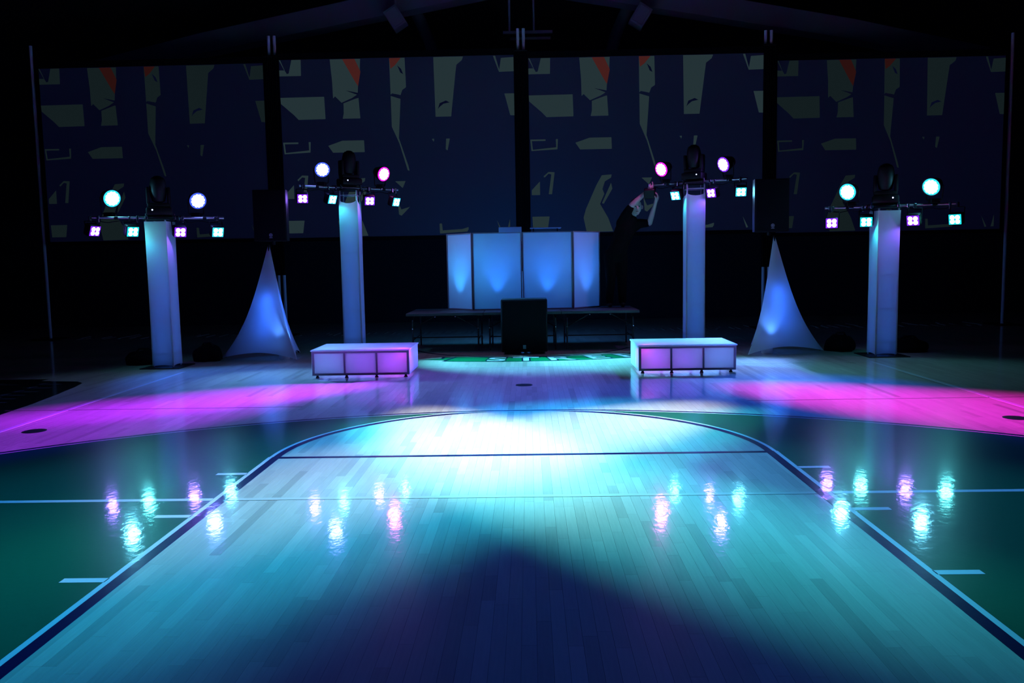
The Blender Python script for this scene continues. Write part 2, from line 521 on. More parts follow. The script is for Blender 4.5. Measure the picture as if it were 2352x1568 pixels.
# ---------------------------------------------------------------- projection screens
# picture polygons in a 1870 x 1405 frame (x right, y down)
CREAM = [
 [(0,2),(10,2),(45,85),(60,110),(75,105),(100,2),(175,2),(173,127),(0,127),(0,80),(40,82)],
 [(0,294),(352,292),(357,467),(140,469),(105,432),(3,342)],
 [(407,4),(650,4),(645,100),(627,212),(623,267),(525,247),(615,282),(575,307),(490,342),(475,327),(440,292),(423,307),(420,172)],
 [(505,347),(605,312),(627,307),(637,467),(495,467),(505,422)],
 [(881,4),(1005,4),(1010,232),(980,252),(965,292),(895,277),(885,287)],
 [(885,297),(963,322),(955,442),(940,642),(915,602),(887,537)],
 [(915,602),(943,632),(1010,842),(1020,887),(1005,882),(945,672)],
 [(1233,4),(1470,4),(1460,32),(1415,67),(1405,142),(1365,467),(1240,467)],
 [(1707,4),(1725,4),(1755,112),(1770,22),(1870,17),(1870,127),(1753,129)],
 [(1793,297),(1872,297),(1870,469),(1837,467)],
 [(7,645),(130,645),(130,658),(20,658),(27,727),(215,710),(213,645),(230,645),(225,727),(15,737)],
 [(370,677),(485,639),(660,639),(663,732),(407,732)],
 [(110,942),(150,907),(200,910),(177,1087),(150,1087),(173,927),(150,922),(118,952)],
 [(13,1052),(80,982),(80,1092),(13,1092)],
 [(535,1022),(580,942),(660,937),(655,962),(605,992),(585,1052),(600,1092),(565,1172),(630,1287),(670,1397),(455,1400),(430,1282),(450,1212)],
 [(655,1002),(665,1052),(595,1172),(580,1167)],
 [(15,1267),(155,1267),(140,1367),(20,1367)],
 [(1320,639),(1350,639),(1330,732),(1315,722)], [(1205,639),(1225,639),(1220,662)],
 [(900,967),(985,967),(960,1022)], [(915,1122),(945,1192),(1015,1172),(945,1242),(925,1232)],
 [(1400,1367),(1485,1342),(1483,1367),(1405,1382)],
 [(1715,1292),(1760,1382),(1745,1387)], [(1820,1282),(1820,1382),(1795,1382)],
 [(1250,1310),(1270,1310),(1275,1365),(1480,1355),(1475,1378),(1252,1390)],
]
RED = [[(507,4),(605,4),(650,102),(627,217),(605,182)], [(881,4),(975,4),(925,62),(890,87)]]
DARKP = [[(1260,407),(1275,362),(1325,342),(1355,357),(1305,367),(1275,390)], [(945,62),(975,90),(990,130),(968,118)]]
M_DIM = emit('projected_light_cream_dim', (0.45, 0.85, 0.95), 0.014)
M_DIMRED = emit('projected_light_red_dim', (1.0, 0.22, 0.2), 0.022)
M_SCREEN_DIM = mat('screen_fabric_angle_dimmed', (0.05, 0.05, 0.06), 0.9, emis=(0.10, 0.16, 1.0), estr=0.006)  # outer screens: fall-off with viewing angle put into a dimmer emission
def screen(x0, x1, z0, z1, Y0, Y1, label, dim=False):
    cx, cy = (x0 + x1) / 2, (Y0 + Y1) / 2
    rz = math.atan2(Y1 - Y0, x1 - x0)
    wd = math.hypot(x1 - x0, Y1 - Y0); ht = z1 - z0
    t = empty('projection_screen', (cx, cy, z0), rz)
    tag(t, label, 'screen', 'projection screens in a row')
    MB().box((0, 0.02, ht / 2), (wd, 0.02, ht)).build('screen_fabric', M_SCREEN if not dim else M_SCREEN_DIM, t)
    f = MB()
    f.box((0, 0.02, -0.035), (wd + .1, 0.06, 0.07)).box((0, 0.02, ht + 0.06), (wd + .1, 0.06, 0.12))
    f.box((-wd / 2 - .025, 0.02, ht / 2), (0.05, 0.06, ht)).box((wd / 2 + .025, 0.02, ht / 2), (0.05, 0.06, ht))
    f.build('screen_border', M_MATTE, t)
    def pic(name, polys, m, y):
        for p in polys:
            b = MB()
            pts = [(-wd / 2 + max(0, min(1870, x)) / 1870 * wd, ht - max(2, min(1403, v)) / 1405 * ht) for x, v in p]
            n = len(pts)
            b.add([(x, y, z) for x, z in pts], [tuple(range(n))])
            ob = b.build(name, m, t)
            bm = bmesh.new(); bm.from_mesh(ob.data)
            bmesh.ops.triangulate(bm, faces=bm.faces)
            bm.to_mesh(ob.data); bm.free()
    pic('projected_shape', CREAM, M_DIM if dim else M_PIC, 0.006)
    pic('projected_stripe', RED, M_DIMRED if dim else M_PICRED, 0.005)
    pic('projected_dark_wedge', DARKP, M_PICDARK, 0.004)  # dark wedges within the projected picture
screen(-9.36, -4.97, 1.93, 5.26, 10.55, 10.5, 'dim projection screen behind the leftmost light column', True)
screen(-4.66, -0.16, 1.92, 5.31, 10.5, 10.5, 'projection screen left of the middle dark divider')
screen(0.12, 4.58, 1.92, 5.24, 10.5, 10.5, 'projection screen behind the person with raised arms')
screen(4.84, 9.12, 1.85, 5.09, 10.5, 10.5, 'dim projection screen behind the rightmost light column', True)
# uprights with drapes between the screens
def upright(x, y, ztop, double, label, drape):
    t = empty('pipe_upright', (x, y, 0))
    tag(t, label, 'pole', 'pipe uprights holding the screens')
    for dx in ((-0.055, 0.055) if double else (0.0,)):
        MB().tube((dx, 0, 0.01), (dx, 0, ztop), 0.030, n=12).build('pole', M_POLE, t, True)
    MB().rbox((0, 0, 0.012), (0.5, 0.5, 0.02), 0.004, 1).build('base_plate', M_BLACK, t)
    if drape:
        d = empty('black_drape', (x, y - 0.14, 1.2))
        tag(d, drape, 'drape', 'black drape strips between the screens')
        b = MB(); n = 24; wv = 0.25
        vs, fs = [], []
        for i in range(n + 1):
            xx = -wv / 2 + wv * i / n
            yy = 0.012 * math.sin(i * 1.7)
            vs += [(xx, yy, 0.0), (xx, yy, 4.17)]
        for i in range(n): fs.append((2 * i, 2 * i + 2, 2 * i + 3, 2 * i + 1))
        b.add(vs, fs).build('drape_cloth', M_MATTE, d, True)
        MB().tube((-wv / 2, 0, 4.18), (wv / 2, 0, 4.18), 0.015).build('drape_rod', M_BLACK, d)
upright(-9.52, 10.62, 5.71, False, 'single aluminium pole at the far left screen edge', None)
upright(-4.82, 10.62, 5.79, True, 'pair of aluminium poles behind the left loudspeaker', 'black drape strip above the left loudspeaker')
upright(-0.02, 10.62, 5.82, True, 'pair of aluminium poles behind the glowing booth', 'black drape strip above the glowing booth')
upright(4.70, 10.62, 5.68, True, 'pair of aluminium poles behind the right loudspeaker', 'black drape strip above the right loudspeaker')
upright(9.30, 10.62, 5.53, False, 'single aluminium pole at the far right screen edge', None)

# boxes and frame hung from the roof
def hung_box(x, z, ry, label):
    t = empty('hanging_box', (x, 11.4, z))
    tag(t, label, 'box', 'white boxes hanging from the roof beams')
    mm = Matrix.Rotation(ry, 4, 'Y')
    MB().rbox((0, 0, 0), (0.30, 0.3, 0.42), 0.02, 2, mm).build('housing', M_BEAM, t, True)
    MB().rbox((0, -0.155, 0), (0.22, 0.02, 0.34), 0.005, 1, mm).build('front_face', M_BEAM, t)
    MB().path([(0, 0, 0.15), (0, 0.1, 2.9 - (z - 6.2))], 0.02).build('hanger', M_BEAM, t)
hung_box(-2.52, 6.27, rad(-32), 'tilted pale box hanging beneath the left roof beam')
hung_box(2.37, 6.20, rad(32), 'tilted pale box hanging beneath the right roof beam')
t = empty('ceiling_rig', (0.12, 11.2, 5.9)); tag(t, 'dark hoist frame hanging above the middle screen poles', 'frame')
MB().box((0, 0, 0), (0.98, 0.06, 0.05)).build('cross_bar', M_BEAM, t)
MB().box((0.05, 0, -0.12), (0.8, 0.06, 0.04)).build('lower_bar', M_BEAM, t)
for dx in (-0.36, 0.12):
    MB().tube((dx, 0, 0), (dx, 0, 3.1), 0.022).build('hanger_pipe', M_BEAM, t)

# ---------------------------------------------------------------- light columns
def column(x, y, ztop, ztruss, label, dip, glow):
    t = empty('truss_column', (x, y, 0)); tag(t, label, 'column', 'white covered truss columns')
    h = 0.134
    MB().rbox((0, 0, 0.006), (0.56, 0.56, 0.012), 0.003, 1).build('base_plate', M_BLACK, t)
    for a in (-1, 1):
        for b in (-1, 1):
            MB().tube((a * h, b * h, 0.012), (a * h, b * h, ztruss), 0.012, n=10).build('truss_post', M_ALU, t, True)
    z = 0.2; k = 0
    zs = []
    while z < ztruss - 0.12: zs.append(z); z += 0.46
    zs.append(ztop + (ztruss - ztop) * 0.45 if dip else ztruss - 0.04)
    for z in zs:
        for (a, b) in (((-h, -h), (h, -h)), ((h, -h), (h, h)), ((h, h), (-h, h)), ((-h, h), (-h, -h))):
            MB().tube((*a, z), (*b, z), 0.006, n=8).build('truss_rung', M_ALU, t, True)
    MB().box((0, 0, ztruss + 0.008), (2 * h + 0.06, 2 * h + 0.06, 0.014)).build('top_plate', M_BLACK, t)
    # stretch cover: four faces, pulled in slightly between top and bottom
    hw = 0.150; n = 10; rows = 40; vs, fs = [], []
    per = []
    for (c0, c1) in (((-1, -1), (1, -1)), ((1, -1), (1, 1)), ((1, 1), (-1, 1)), ((-1, 1), (-1, -1))):
        for i in range(n):
            s = i / n
            per.append((c0[0] + (c1[0] - c0[0]) * s, c0[1] + (c1[1] - c0[1]) * s, s))
    m_ = len(per)
    for r in range(rows + 1):
        v = r / rows
        for (px, py, s) in per:
            top = ztop - (dip * (math.sin(PI * s) ** 0.5) if s > 0 else 0)
            bot = 0.03 + 0.012 * math.sin(PI * s)
            pull = 1.0 - 0.022 * math.sin(PI * min(1, v)) + (0.02 * max(0, (v - 0.93) / 0.07) if not dip else -0.02 * max(0, (v - 0.9) / 0.1))
            vs.append((px * hw * pull, py * hw * pull, bot + (top - bot) * v))
    for r in range(rows):
        for i in range(m_):
            j = (i + 1) % m_
            fs.append((r * m_ + i, r * m_ + j, (r + 1) * m_ + j, (r + 1) * m_ + i))
    cv = MB().add(vs, fs).build('spandex_cover', M_SPANDEX, t, True)
    for a, b in ((-0.07, 0), (0.07, 0), (0, -0.07), (0, 0.07)):
        MB().tube((a, b, 0.06), (a, b, ztop - 0.30), 0.008, n=8).build('glow_tube', glow, t, True)
    return t
GL = emit('column_led_blue', (0.03, 0.16, 1.0), 1.8)
GL2 = emit('column_led_blue_b', (0.025, 0.17, 1.0), 2.2)
column(-5.05, 5.70, 2.03, 2.05, 'white fabric light column at far left beside the dark apron', 0.0, GL)
column(-2.75, 7.46, 2.42, 2.55, 'white fabric light column behind the left glowing platform', 0.07, GL2)
column(2.69, 7.46, 2.42, 2.55, 'white fabric light column behind the right glowing platform', 0.05, GL2)
column(4.99, 5.80, 2.00, 2.03, 'white fabric light column at far right', 0.0, GL)

def light_bar(c, z, ang, L0, L1, label, clamps):
    t = empty('light_bar', (c[0], c[1], z), ang); tag(t, label, 'bar', 'crossbars on the light columns')
    MB().tube((L0, 0, 0), (L1, 0, 0), 0.018, n=12).build('bar', M_ALU, t, True)
    for s in clamps:
        k = MB().rbox((s, 0, 0), (0.035, 0.06, 0.06), 0.008, 1)
        k.rbox((s, 0, -0.045 if abs(s) > 0.22 else 0.04), (0.025, 0.03, 0.04), 0.005, 1)
        k.build('clamp', M_CHROME, t)
    for s in (L0 + 0.30, L1 - 0.26):
        MB().rbox((s, 0.0, -0.004), (0.05, 0.045, 0.042), 0.006, 1).build('cable_tie', M_BLACK, t)
    # cable slung under the bar
    pts = [(L0 + 0.06 + (L1 - L0 - 0.12) * i / 22, 0.03, -0.03 - 0.035 * abs(math.sin(i * 0.85)) if abs(L0 + 0.06 + (L1 - L0 - 0.12) * i / 22) > 0.3 else 0.026) for i in range(23)]
    MB().path(pts, 0.006, 6).build('cable', M_BLACK, t)
    return t

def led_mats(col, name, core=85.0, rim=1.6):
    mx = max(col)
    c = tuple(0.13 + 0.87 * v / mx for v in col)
    return emit('led_core_' + name, c, core), emit('led_rim_' + name, col, rim)  # rim emission stands in for the coloured halo around the LEDs
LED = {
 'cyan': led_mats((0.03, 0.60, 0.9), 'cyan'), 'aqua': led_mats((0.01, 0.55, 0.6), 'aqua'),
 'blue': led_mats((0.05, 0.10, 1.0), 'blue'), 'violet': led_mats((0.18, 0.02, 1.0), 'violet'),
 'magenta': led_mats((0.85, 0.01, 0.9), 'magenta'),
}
def aim_mtx(d):
    return d.to_track_quat('Z', 'Y').to_matrix().to_4x4()

def par_up(P, barz, aim, led, label, off=0.10):
    """round wash light standing on the bar; P = lens centre"""
    P = Vector(P); d = (Vector(aim) - P).normalized()
    d = Vector((d.x, d.y, max(d.z, -0.30))).normalized()
    base = Vector((P.x, P.y, barz)) - Vector((d.x, d.y, 0)).normalized() * 0.12
    t = empty('wash_light', base); tag(t, label, 'stage light', 'round wash lights on the crossbars')
    mt = Matrix.Translation(P - base) @ aim_mtx(d)
    MB().lathe([(0.045, -0.22), (0.075, -0.20), (0.105, -0.10), (0.124, -0.03), (0.128, 0.0), (0.118, 0.0), (0.115, -0.012)], 24, mt).build('housing', M_BLACK, t, True)
    core, rim = led
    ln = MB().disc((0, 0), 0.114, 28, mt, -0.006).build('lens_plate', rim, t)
    b = MB().disc((0, 0), 0.020, 12, mt, 0.002)
    for i in range(6): b.disc((0.038 * math.cos(i * PI / 3), 0.038 * math.sin(i * PI / 3)), 0.021, 12, mt, 0.002)
    for i in range(12): b.disc((0.072 * math.cos(i * PI / 6 + .2), 0.074 * math.sin(i * PI / 6 + .2)), 0.021, 12, mt, 0.002)
    tag(b.build('led_cluster', core, ln), kind='stuff')
    side = Vector((-d.y, d.x, 0)).normalized()
    c0 = P - base - d * 0.10
    yk = MB()
    for s in (-1, 1):
        yk.path([c0 + side * s * 0.12, Vector((0, 0, 0.06)) + side * s * 0.10, Vector((0, 0, 0.05))], 0.009)
    yk.build('yoke', M_BLACK, t)
    MB().rbox((0, 0, 0.045), (0.13, 0.09, 0.06), 0.01, 1).build('base_box', M_BLACK, t)
    MB().rbox((0, 0, 0.0), (0.07, 0.05, 0.03), 0.005, 1).build('mount_clamp', M_CHROME, t)
    return t, P + d * 0.03

def par_down(P, barz, aim, led, label, tilt=-0.30):
    """small four-lens light hanging under the bar; P = lens centre"""
    P = Vector(P); d = (Vector(aim) - P).normalized()
    dv = Vector((d.x, d.y, max(d.z, tilt))).normalized()
    hd = Vector((dv.x, dv.y, 0)).normalized()
    hang = Vector((P.x, P.y, barz)) - hd * 0.09
    t = empty('spot_light', hang); tag(t, label, 'stage light', 'small four-lens lights under the crossbars')
    mt = Matrix.Translation(P - hang) @ aim_mtx(dv)
    MB().rbox((0, 0, -0.065), (0.18, 0.165, 0.12), 0.03, 3, mt).build('housing', M_BLACK, t, True)
    core, rim = led if led else (M_BLACK, M_BLACK)
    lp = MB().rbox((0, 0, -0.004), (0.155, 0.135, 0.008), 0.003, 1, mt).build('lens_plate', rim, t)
    b = MB()
    for i in (-1, 1):
        for j in (-1, 1):
            b.disc((i * 0.033 , j * 0.028), 0.029, 14, mt, 0.002)
    tag(b.build('led_cluster', core, lp), kind='stuff')
    side = Vector((-hd.y, hd.x, 0))
    c0 = P - hang - dv * 0.06
    yk = MB()
    for s in (-1, 1):
        yk.path([c0 + side * s * 0.09, Vector((0, 0, -0.05)) + side * s * 0.09, Vector((0, 0, -0.045))], 0.007)
    yk.build('yoke', M_BLACK, t)
    MB().rbox((0, 0, -0.015), (0.035, 0.04, 0.07), 0.006, 1).build('hook_clamp', M_CHROME, t)
    return t, P + dv * 0.03

def moving_head(x, y, z, rz, label, side):
    t = empty('moving_head', (x, y, z), rz); tag(t, label, 'stage light', 'dark moving heads on the columns')
    bs = MB().rbox((0, 0, 0.055), (0.34, 0.26, 0.11), 0.025, 2).build('base', M_BLACK, t, True)
    MB().disc((0, 0), 0.011, 10, Matrix.Translation((side * 0.09, -0.133, 0.07)) @ Matrix.Rotation(PI / 2, 4, 'X')).build('status_light', emit('status_white', (0.5, 0.6, 1.0), 2.5), bs)
    y_ = MB()
    y_.rbox((0, 0, 0.14), (0.30, 0.16, 0.06), 0.02, 2)
    for s in (-1, 1): y_.rbox((s * 0.135, 0, 0.27), (0.045, 0.14, 0.24), 0.018, 2)
    y_.build('yoke', M_BLACK, t, True)
    mt = Matrix.Translation((0, 0, 0.33)) @ Matrix.Rotation(rad(10), 4, 'X')
    hd = MB().lathe([(0.05, -0.15), (0.085, -0.13), (0.105, -0.06), (0.112, 0.02), (0.108, 0.10), (0.095, 0.16), (0.075, 0.19), (0.06, 0.195)], 24, mt).build('head', M_BLACK, t, True)
    MB().lathe([(0.058, 0.192), (0.05, 0.205), (0.03, 0.213), (0.005, 0.216)], 20, mt).build('lens', mat('lens_glass', (0.01, 0.01, 0.015), 0.05), hd, True)

A25, B38, C33, D20 = rad(25), rad(38), rad(-33), rad(-20)
light_bar((-5.05, 5.70), 2.085, A25, -0.85, 0.85, 'crossbar on the far left light column', (-0.77, -0.28, -0.17, 0.19, 0.30, 0.77))
light_bar((-2.75, 7.46), 2.60, B38, -0.85, 0.87, 'crossbar on the column behind the left platform', (-0.77, -0.24, -0.15, 0.19, 0.35, 0.82))
light_bar((2.69, 7.46), 2.585, C33, -0.74, 0.85, 'crossbar that the person reaches up to', (-0.31, -0.17, 0.16, 0.26, 0.75))
light_bar((4.99, 5.80), 2.065, D20, -0.78, 0.87, 'crossbar on the far right light column', (-0.71, -0.28, -0.17, 0.17, 0.29, 0.80))
moving_head(-5.05, 5.70, 2.118, A25, 'unlit moving head on the far left column', -1)
moving_head(-2.75, 7.46, 2.636, B38, 'unlit moving head on the column behind the left platform', -1)
moving_head(2.69, 7.46, 2.62, C33, 'unlit moving head on the column behind the right platform', 1)
moving_head(4.99, 5.80, 2.10, D20, 'unlit moving head on the far right column', 1)

# fixtures: (kind, lens centre, bar z, aim on floor, colour key, lamp colour, watts, cone, blend, label)
FX = [
 # far left column
 ('u', (-5.56, 5.42, 2.34), 2.085, (2.00, -1.15, 0), 'cyan', (0.070, 0.440, 1.000), 14500, 17.0, 0.95, 'round light glowing white-cyan, left one on the far left crossbar'),
 ('u', (-4.56, 5.86, 2.32), 2.085, (-0.17, -0.18, 0), 'blue', (0.045, 0.720, 1.000), 24500, 14.1, 0.92, 'round light glowing blue-white, right one on the far left crossbar'),
 ('d', (-5.76, 5.30, 1.90), 2.085, (-3.52, 4.34, 0), 'violet', (0.034, 0.145, 1.000), 557, 69.8, 0.85, 'violet four-lens light at the outer end of the far left crossbar'),
 ('d', (-5.33, 5.48, 1.89), 2.085, (-3.2, 3.6, 0), 'aqua', AQUA, 1, 165, 1.0, 'aqua four-lens light just left of the far left column'),
 ('d', (-4.75, 5.66, 1.88), 2.085, (-2.0, 2.0, 0), 'violet', VIOLET, 1, 165, 1.0, 'violet four-lens light just right of the far left column'),
 ('d', (-4.32, 5.92, 1.88), 2.085, (-2.60, 3.75, 0), 'cyan', (0.112, 0.400, 1.000), 724, 63.0, 1.00, 'cyan four-lens light at the inner end of the far left crossbar'),
 # behind left platform
 ('u', (-3.08, 7.08, 2.85), 2.60, (-0.42, 0.60, 0), 'blue', (0.920, 1.000, 0.970), 11500, 13.0, 1.00, 'round light glowing blue, left of the moving head behind the left platform'),
 ('u', (-2.24, 7.72, 2.83), 2.60, (4.67, 1.02, 0), 'magenta', (1.000, 0.009, 0.900), 25022, 17.6, 1.00, 'round light glowing magenta, right of the moving head behind the left platform'),
 ('d', (-3.35, 6.88, 2.40), 2.60, (-2.5, 4.0, 0), 'violet', VIOLET, 1, 165, 1.0, 'violet four-lens light at the outer end of the bar behind the left platform'),
 ('d', (-2.96, 7.18, 2.40), 2.60, (-0.60, 5.50, 0), 'cyan', (0.097, 0.633, 1.000), 3913, 30.0, 1.00, 'cyan four-lens light just left of the column behind the left platform'),
 ('d', (-2.44, 7.50, 2.39), 2.60, (-1.0, 4.0, 0), 'violet', VIOLET, 1, 165, 1.0, 'violet four-lens light just right of the column behind the left platform'),
 ('d', (-2.07, 7.86, 2.39), 2.60, (1.30, 5.60, 0), 'cyan', (0.089, 0.652, 1.000), 5420, 32.0, 0.95, 'cyan four-lens light at the inner end of the bar behind the left platform'),
 # behind right platform
 ('u', (2.20, 7.64, 2.81), 2.585, (-4.36, 1.01, 0), 'magenta', (0.287, 0.018, 1.000), 18774, 15.8, 0.85, 'round light glowing magenta above the raised hands'),
 ('u', (3.06, 7.10, 2.81), 2.585, (-3.14, 2.80, 0), 'violet', (0.333, 0.000, 1.000), 32839, 13.0, 1.00, 'round light glowing violet, right of the moving head behind the right platform'),
 ('d', (2.40, 7.50, 2.38), 2.585, (0.95, 5.70, 0), 'cyan', (0.080, 0.600, 1.000), 2100, 34.0, 1.00, 'cyan four-lens light just left of the column behind the right platform'),
 ('d', (2.90, 7.20, 2.39), 2.585, (-3.81, 0.24, 0), 'violet', (0.106, 0.112, 1.000), 4600, 56.9, 1.00, 'violet four-lens light just right of the column behind the right platform'),
 ('d', (3.30, 6.95, 2.38), 2.585, (3.05, 4.60, 0), 'cyan', (0.118, 0.260, 1.000), 2400, 44.0, 0.95, 'cyan four-lens light at the outer end of the bar behind the right platform'),
 # far right column
 ('u', (4.49, 5.85, 2.27), 2.065, (-1.92, -1.15, 0), 'cyan', (0.000, 0.406, 1.000), 20127, 26.4, 1.00, 'round light glowing cyan-white, left one on the far right crossbar'),
 ('u', (5.46, 5.48, 2.29), 2.065, (0.20, 0.58, 0), 'cyan', (0.720, 0.850, 1.000), 15000, 16.4, 1.00, 'largest round light, right one on the far right crossbar'),
 ('d', (4.30, 5.90, 1.85), 2.065, (-7.99, -20.34, 0), 'violet', (0.000, 0.080, 1.000), 3300, 85.1, 0.85, 'violet four-lens light at the inner end of the far right crossbar'),
 ('d', (4.71, 5.73, 1.85), 2.065, (4.0, 3.8, 0), 'aqua', AQUA, 1, 165, 1.0, 'aqua four-lens light just left of the far right column'),
 ('d', (5.25, 5.52, 1.85), 2.065, (2.5, 2.0, 0), 'violet', VIOLET, 1, 165, 1.0, 'violet four-lens light just right of the far right column'),
 ('d', (5.74, 5.38, 1.85), 2.065, (0.28, -0.16, 0), 'aqua', (0.035, 0.700, 1.000), 14500, 14.8, 0.92, 'aqua four-lens light at the outer end of the far right crossbar'),
]
for (k, P, bz, aim, key, col, watts, cone, blend, label) in FX:
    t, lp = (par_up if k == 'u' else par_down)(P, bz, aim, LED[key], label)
    l = lamp('lamp', 'SPOT', lp, watts, col, None, aim, cone, blend, 0.05)
    l.parent = t
    l.matrix_parent_inverse = Matrix.Translation(-Vector(t.location))
    # lights next to a column get an extra lamp for spill on its fabric
    for (cx, cy) in ((-5.05, 5.70), (-2.75, 7.46), (2.69, 7.46), (4.99, 5.80)):
        dx = cx - P[0]
        if k == 'd' and abs(dx) < 0.40 and abs(P[1] - cy) < 0.40:
            l2 = lamp('spill_lamp', 'SPOT', lp, 11, AQUA if key in ('aqua', 'cyan') else (0.22, 0.08, 1.0), None, (cx - 0.05 * dx, cy - 0.15, lp.z - 0.50), 96, 0.9, 0.02)
            l2.parent = t
            l2.matrix_parent_inverse = Matrix.Translation(-Vector(t.location))
# unlit one in the person's hands
par_down((2.03, 7.78, 2.43), 2.585, (1.0, 4.0, 1.0), None, 'unlit four-lens light held in the raised hands')

# ---------------------------------------------------------------- loudspeakers on skirted tripods
def scrim_stand(apex, feet, label, spot):
    ax, ay, az = apex
    t = empty('speaker_stand', (ax, ay, 0)); tag(t, label, 'speaker stand', 'tripod stands under white stretch skirts')
    P = [Vector((fx - ax, fy - ay, 0)) for fx, fy in feet]
    MB().tube((0, 0, 0.30), (0, 0, 1.708), 0.018, n=12).build('pole', M_BLACK, t, True)
    for p in P:
        MB().path([(0, 0, 0.75), p * 0.93 + Vector((0, 0, 0.03))], 0.012).build('leg', M_BLACK, t)
    vs, fs = [], []
    rows, n = 44, 16
    ring = []
    for (a, b) in ((0, 1), (1, 2), (2, 0)):
        for i in range(n): ring.append((a, b, i / n))
    m_ = len(ring)
    for r in range(rows + 1):
        v = r / rows                       # 0 apex .. 1 foot
        g = 0.018 + 0.66 * v + 0.32 * v ** 4
        for (a, b, s) in ring:
            q = P[a] * (1 - s) + P[b] * s
            bow = math.sin(PI * s)
            q = q * (1 - 0.12 * bow * v)
            zb = 0.02 + 0.085 * bow ** 0.8
            if a == 0 and spot:            # folds in the front sheet
                f = 0.018 * math.exp(-((s - spot) / 0.045) ** 2) * max(0, math.sin(PI * min(1, max(0, (v - 0.45) / 0.5))))
                q = q * (1 - f * 2.2)
            x = q * g
            vs.append((x.x, x.y, az * (1 - v) + zb * v))
    for r in range(rows):
        for i in range(m_):
            j = (i + 1) % m_
            fs.append((r * m_ + i, r * m_ + j, (r + 1) * m_ + j, (r + 1) * m_ + i))
    MB().add(vs, fs).build('stretch_skirt', M_SCRIM, t, True)
    MB().tube((0, 0, 0.30), (0, 0, 0.95), 0.05, n=14).build('glow_tube', GL3, t, True)  # added tube for an even glow in the skirt, besides the uplight
    return t
GL3 = emit('skirt_fill_blue', (0.025, 0.15, 1.0), 6.5)
def uplight(x, y, label, col, watts, aim, size=75):
    t = empty('floor_uplight', (x, y, 0)); tag(t, label, 'stage light', 'uplights under the white skirts')
    MB().lathe([(0.075, 0.0), (0.08, 0.01), (0.08, 0.11), (0.07, 0.12), (0.06, 0.12)], 20).build('housing', mat('white_plastic', (0.7, 0.7, 0.72), 0.5), t, True)
    MB().disc((0, 0), 0.058, 18, None, 0.1205).build('lens', emit('uplight_lens', col, 3.0), t)
    l = lamp('lamp', 'SPOT', (0, 0, 0.14), watts, col, t, aim, size, 1.0, 0.03)
scrim_stand((-3.83, 6.66, 1.70), ((-4.59, 6.55), (-3.34, 6.17), (-3.55, 7.15)), 'white skirted speaker stand left of the booth', 0.62)
uplight(-3.62, 6.50, 'uplight under the white skirt left of the booth', (0.08, 0.30, 1.0), 20, (-0.02, 0.06, 1.5))
scrim_stand((3.66, 6.45, 1.70), ((3.16, 5.92), (4.37, 6.32), (3.48, 7.05)), 'white skirted speaker stand right of the booth', 0.25)
uplight(3.52, 6.25, 'uplight under the white skirt right of the booth', (0.08, 0.30, 1.0), 20, (0.04, 0.04, 1.5))

def loudspeaker(x, y, z, wd, ht, dp, label, rz=0.0):
    t = empty('loudspeaker', (x, y, z), rz); tag(t, label, 'loudspeaker', 'loudspeakers on skirted stands')
    poly = [(-wd / 2, -dp / 2), (wd / 2, -dp / 2), (wd / 2, 0.0), (wd * 0.30, dp / 2), (-wd * 0.30, dp / 2), (-wd / 2, 0.0)]
    MB().prism(poly, 0.0, ht).build('cabinet', M_BLACK, t)
    g = MB().rbox((0, -dp / 2 - 0.008, ht / 2), (wd - 0.02, 0.03, ht - 0.02), 0.012, 2).build('grille', M_GRILLE, t, True)
    # round badge with a small name bar
    mt = Matrix.Translation((0.01, -dp / 2 - 0.026, 0.085)) @ Matrix.Rotation(PI / 2, 4, 'X')
    b = MB()
    n = 20
    vs = [(r * math.cos(2 * PI * i / n), r * math.sin(2 * PI * i / n), 0.003) for r in (0.026, 0.019) for i in range(n)]
    b.add(vs, [(i, (i + 1) % n, n + (i + 1) % n, n + i) for i in range(n)], mt)
    for k in range(3):
        b.box((0, 0, 0.002), (0.006, 0.036, 0.002), mt @ Matrix.Rotation(k * PI / 3, 4, 'Z'))
    b.box((0, -0.038, 0.002), (0.046, 0.011, 0.002), mt)
    b.build('badge', mat('badge_silver', (0.5, 0.52, 0.6), 0.35, 0.6), g)
    MB().tube((0, 0.02, -0.05), (0, 0.02, 0.0), 0.028, n=12).build('pole_socket', M_BLACK, t)
loudspeaker(-3.76, 6.66, 1.76, 0.48, 0.75, 0.40, 'black loudspeaker on the left skirted stand', rad(6))
loudspeaker(3.59, 6.45, 1.76, 0.48, 0.75, 0.40, 'black loudspeaker on the right skirted stand', rad(-6))

# ---------------------------------------------------------------- subwoofer
t = empty('subwoofer', (-0.01, 6.86, 0)); tag(t, 'large black subwoofer on the floor in front of the booth', 'subwoofer')
MB().rbox((0, 0, 0.43), (0.70, 0.46, 0.80), 0.02, 2).build('cabinet', M_BLACK, t, True)
g = MB().rbox((0, -0.235, 0.43), (0.67, 0.03, 0.77), 0.014, 2).build('grille', M_GRILLE, t, True)
MB().rbox((0.0, -0.253, 0.11), (0.045, 0.006, 0.06), 0.002, 1).build('badge', mat('badge_grey', (0.10, 0.13, 0.18), 0.4, 0.5), g)
for a in (-0.28, 0.28):
    for b in (-0.17, 0.17):
        MB().tube((a, b, 0), (a, b, 0.035), 0.025, n=10).build('foot', M_BLACK, t)

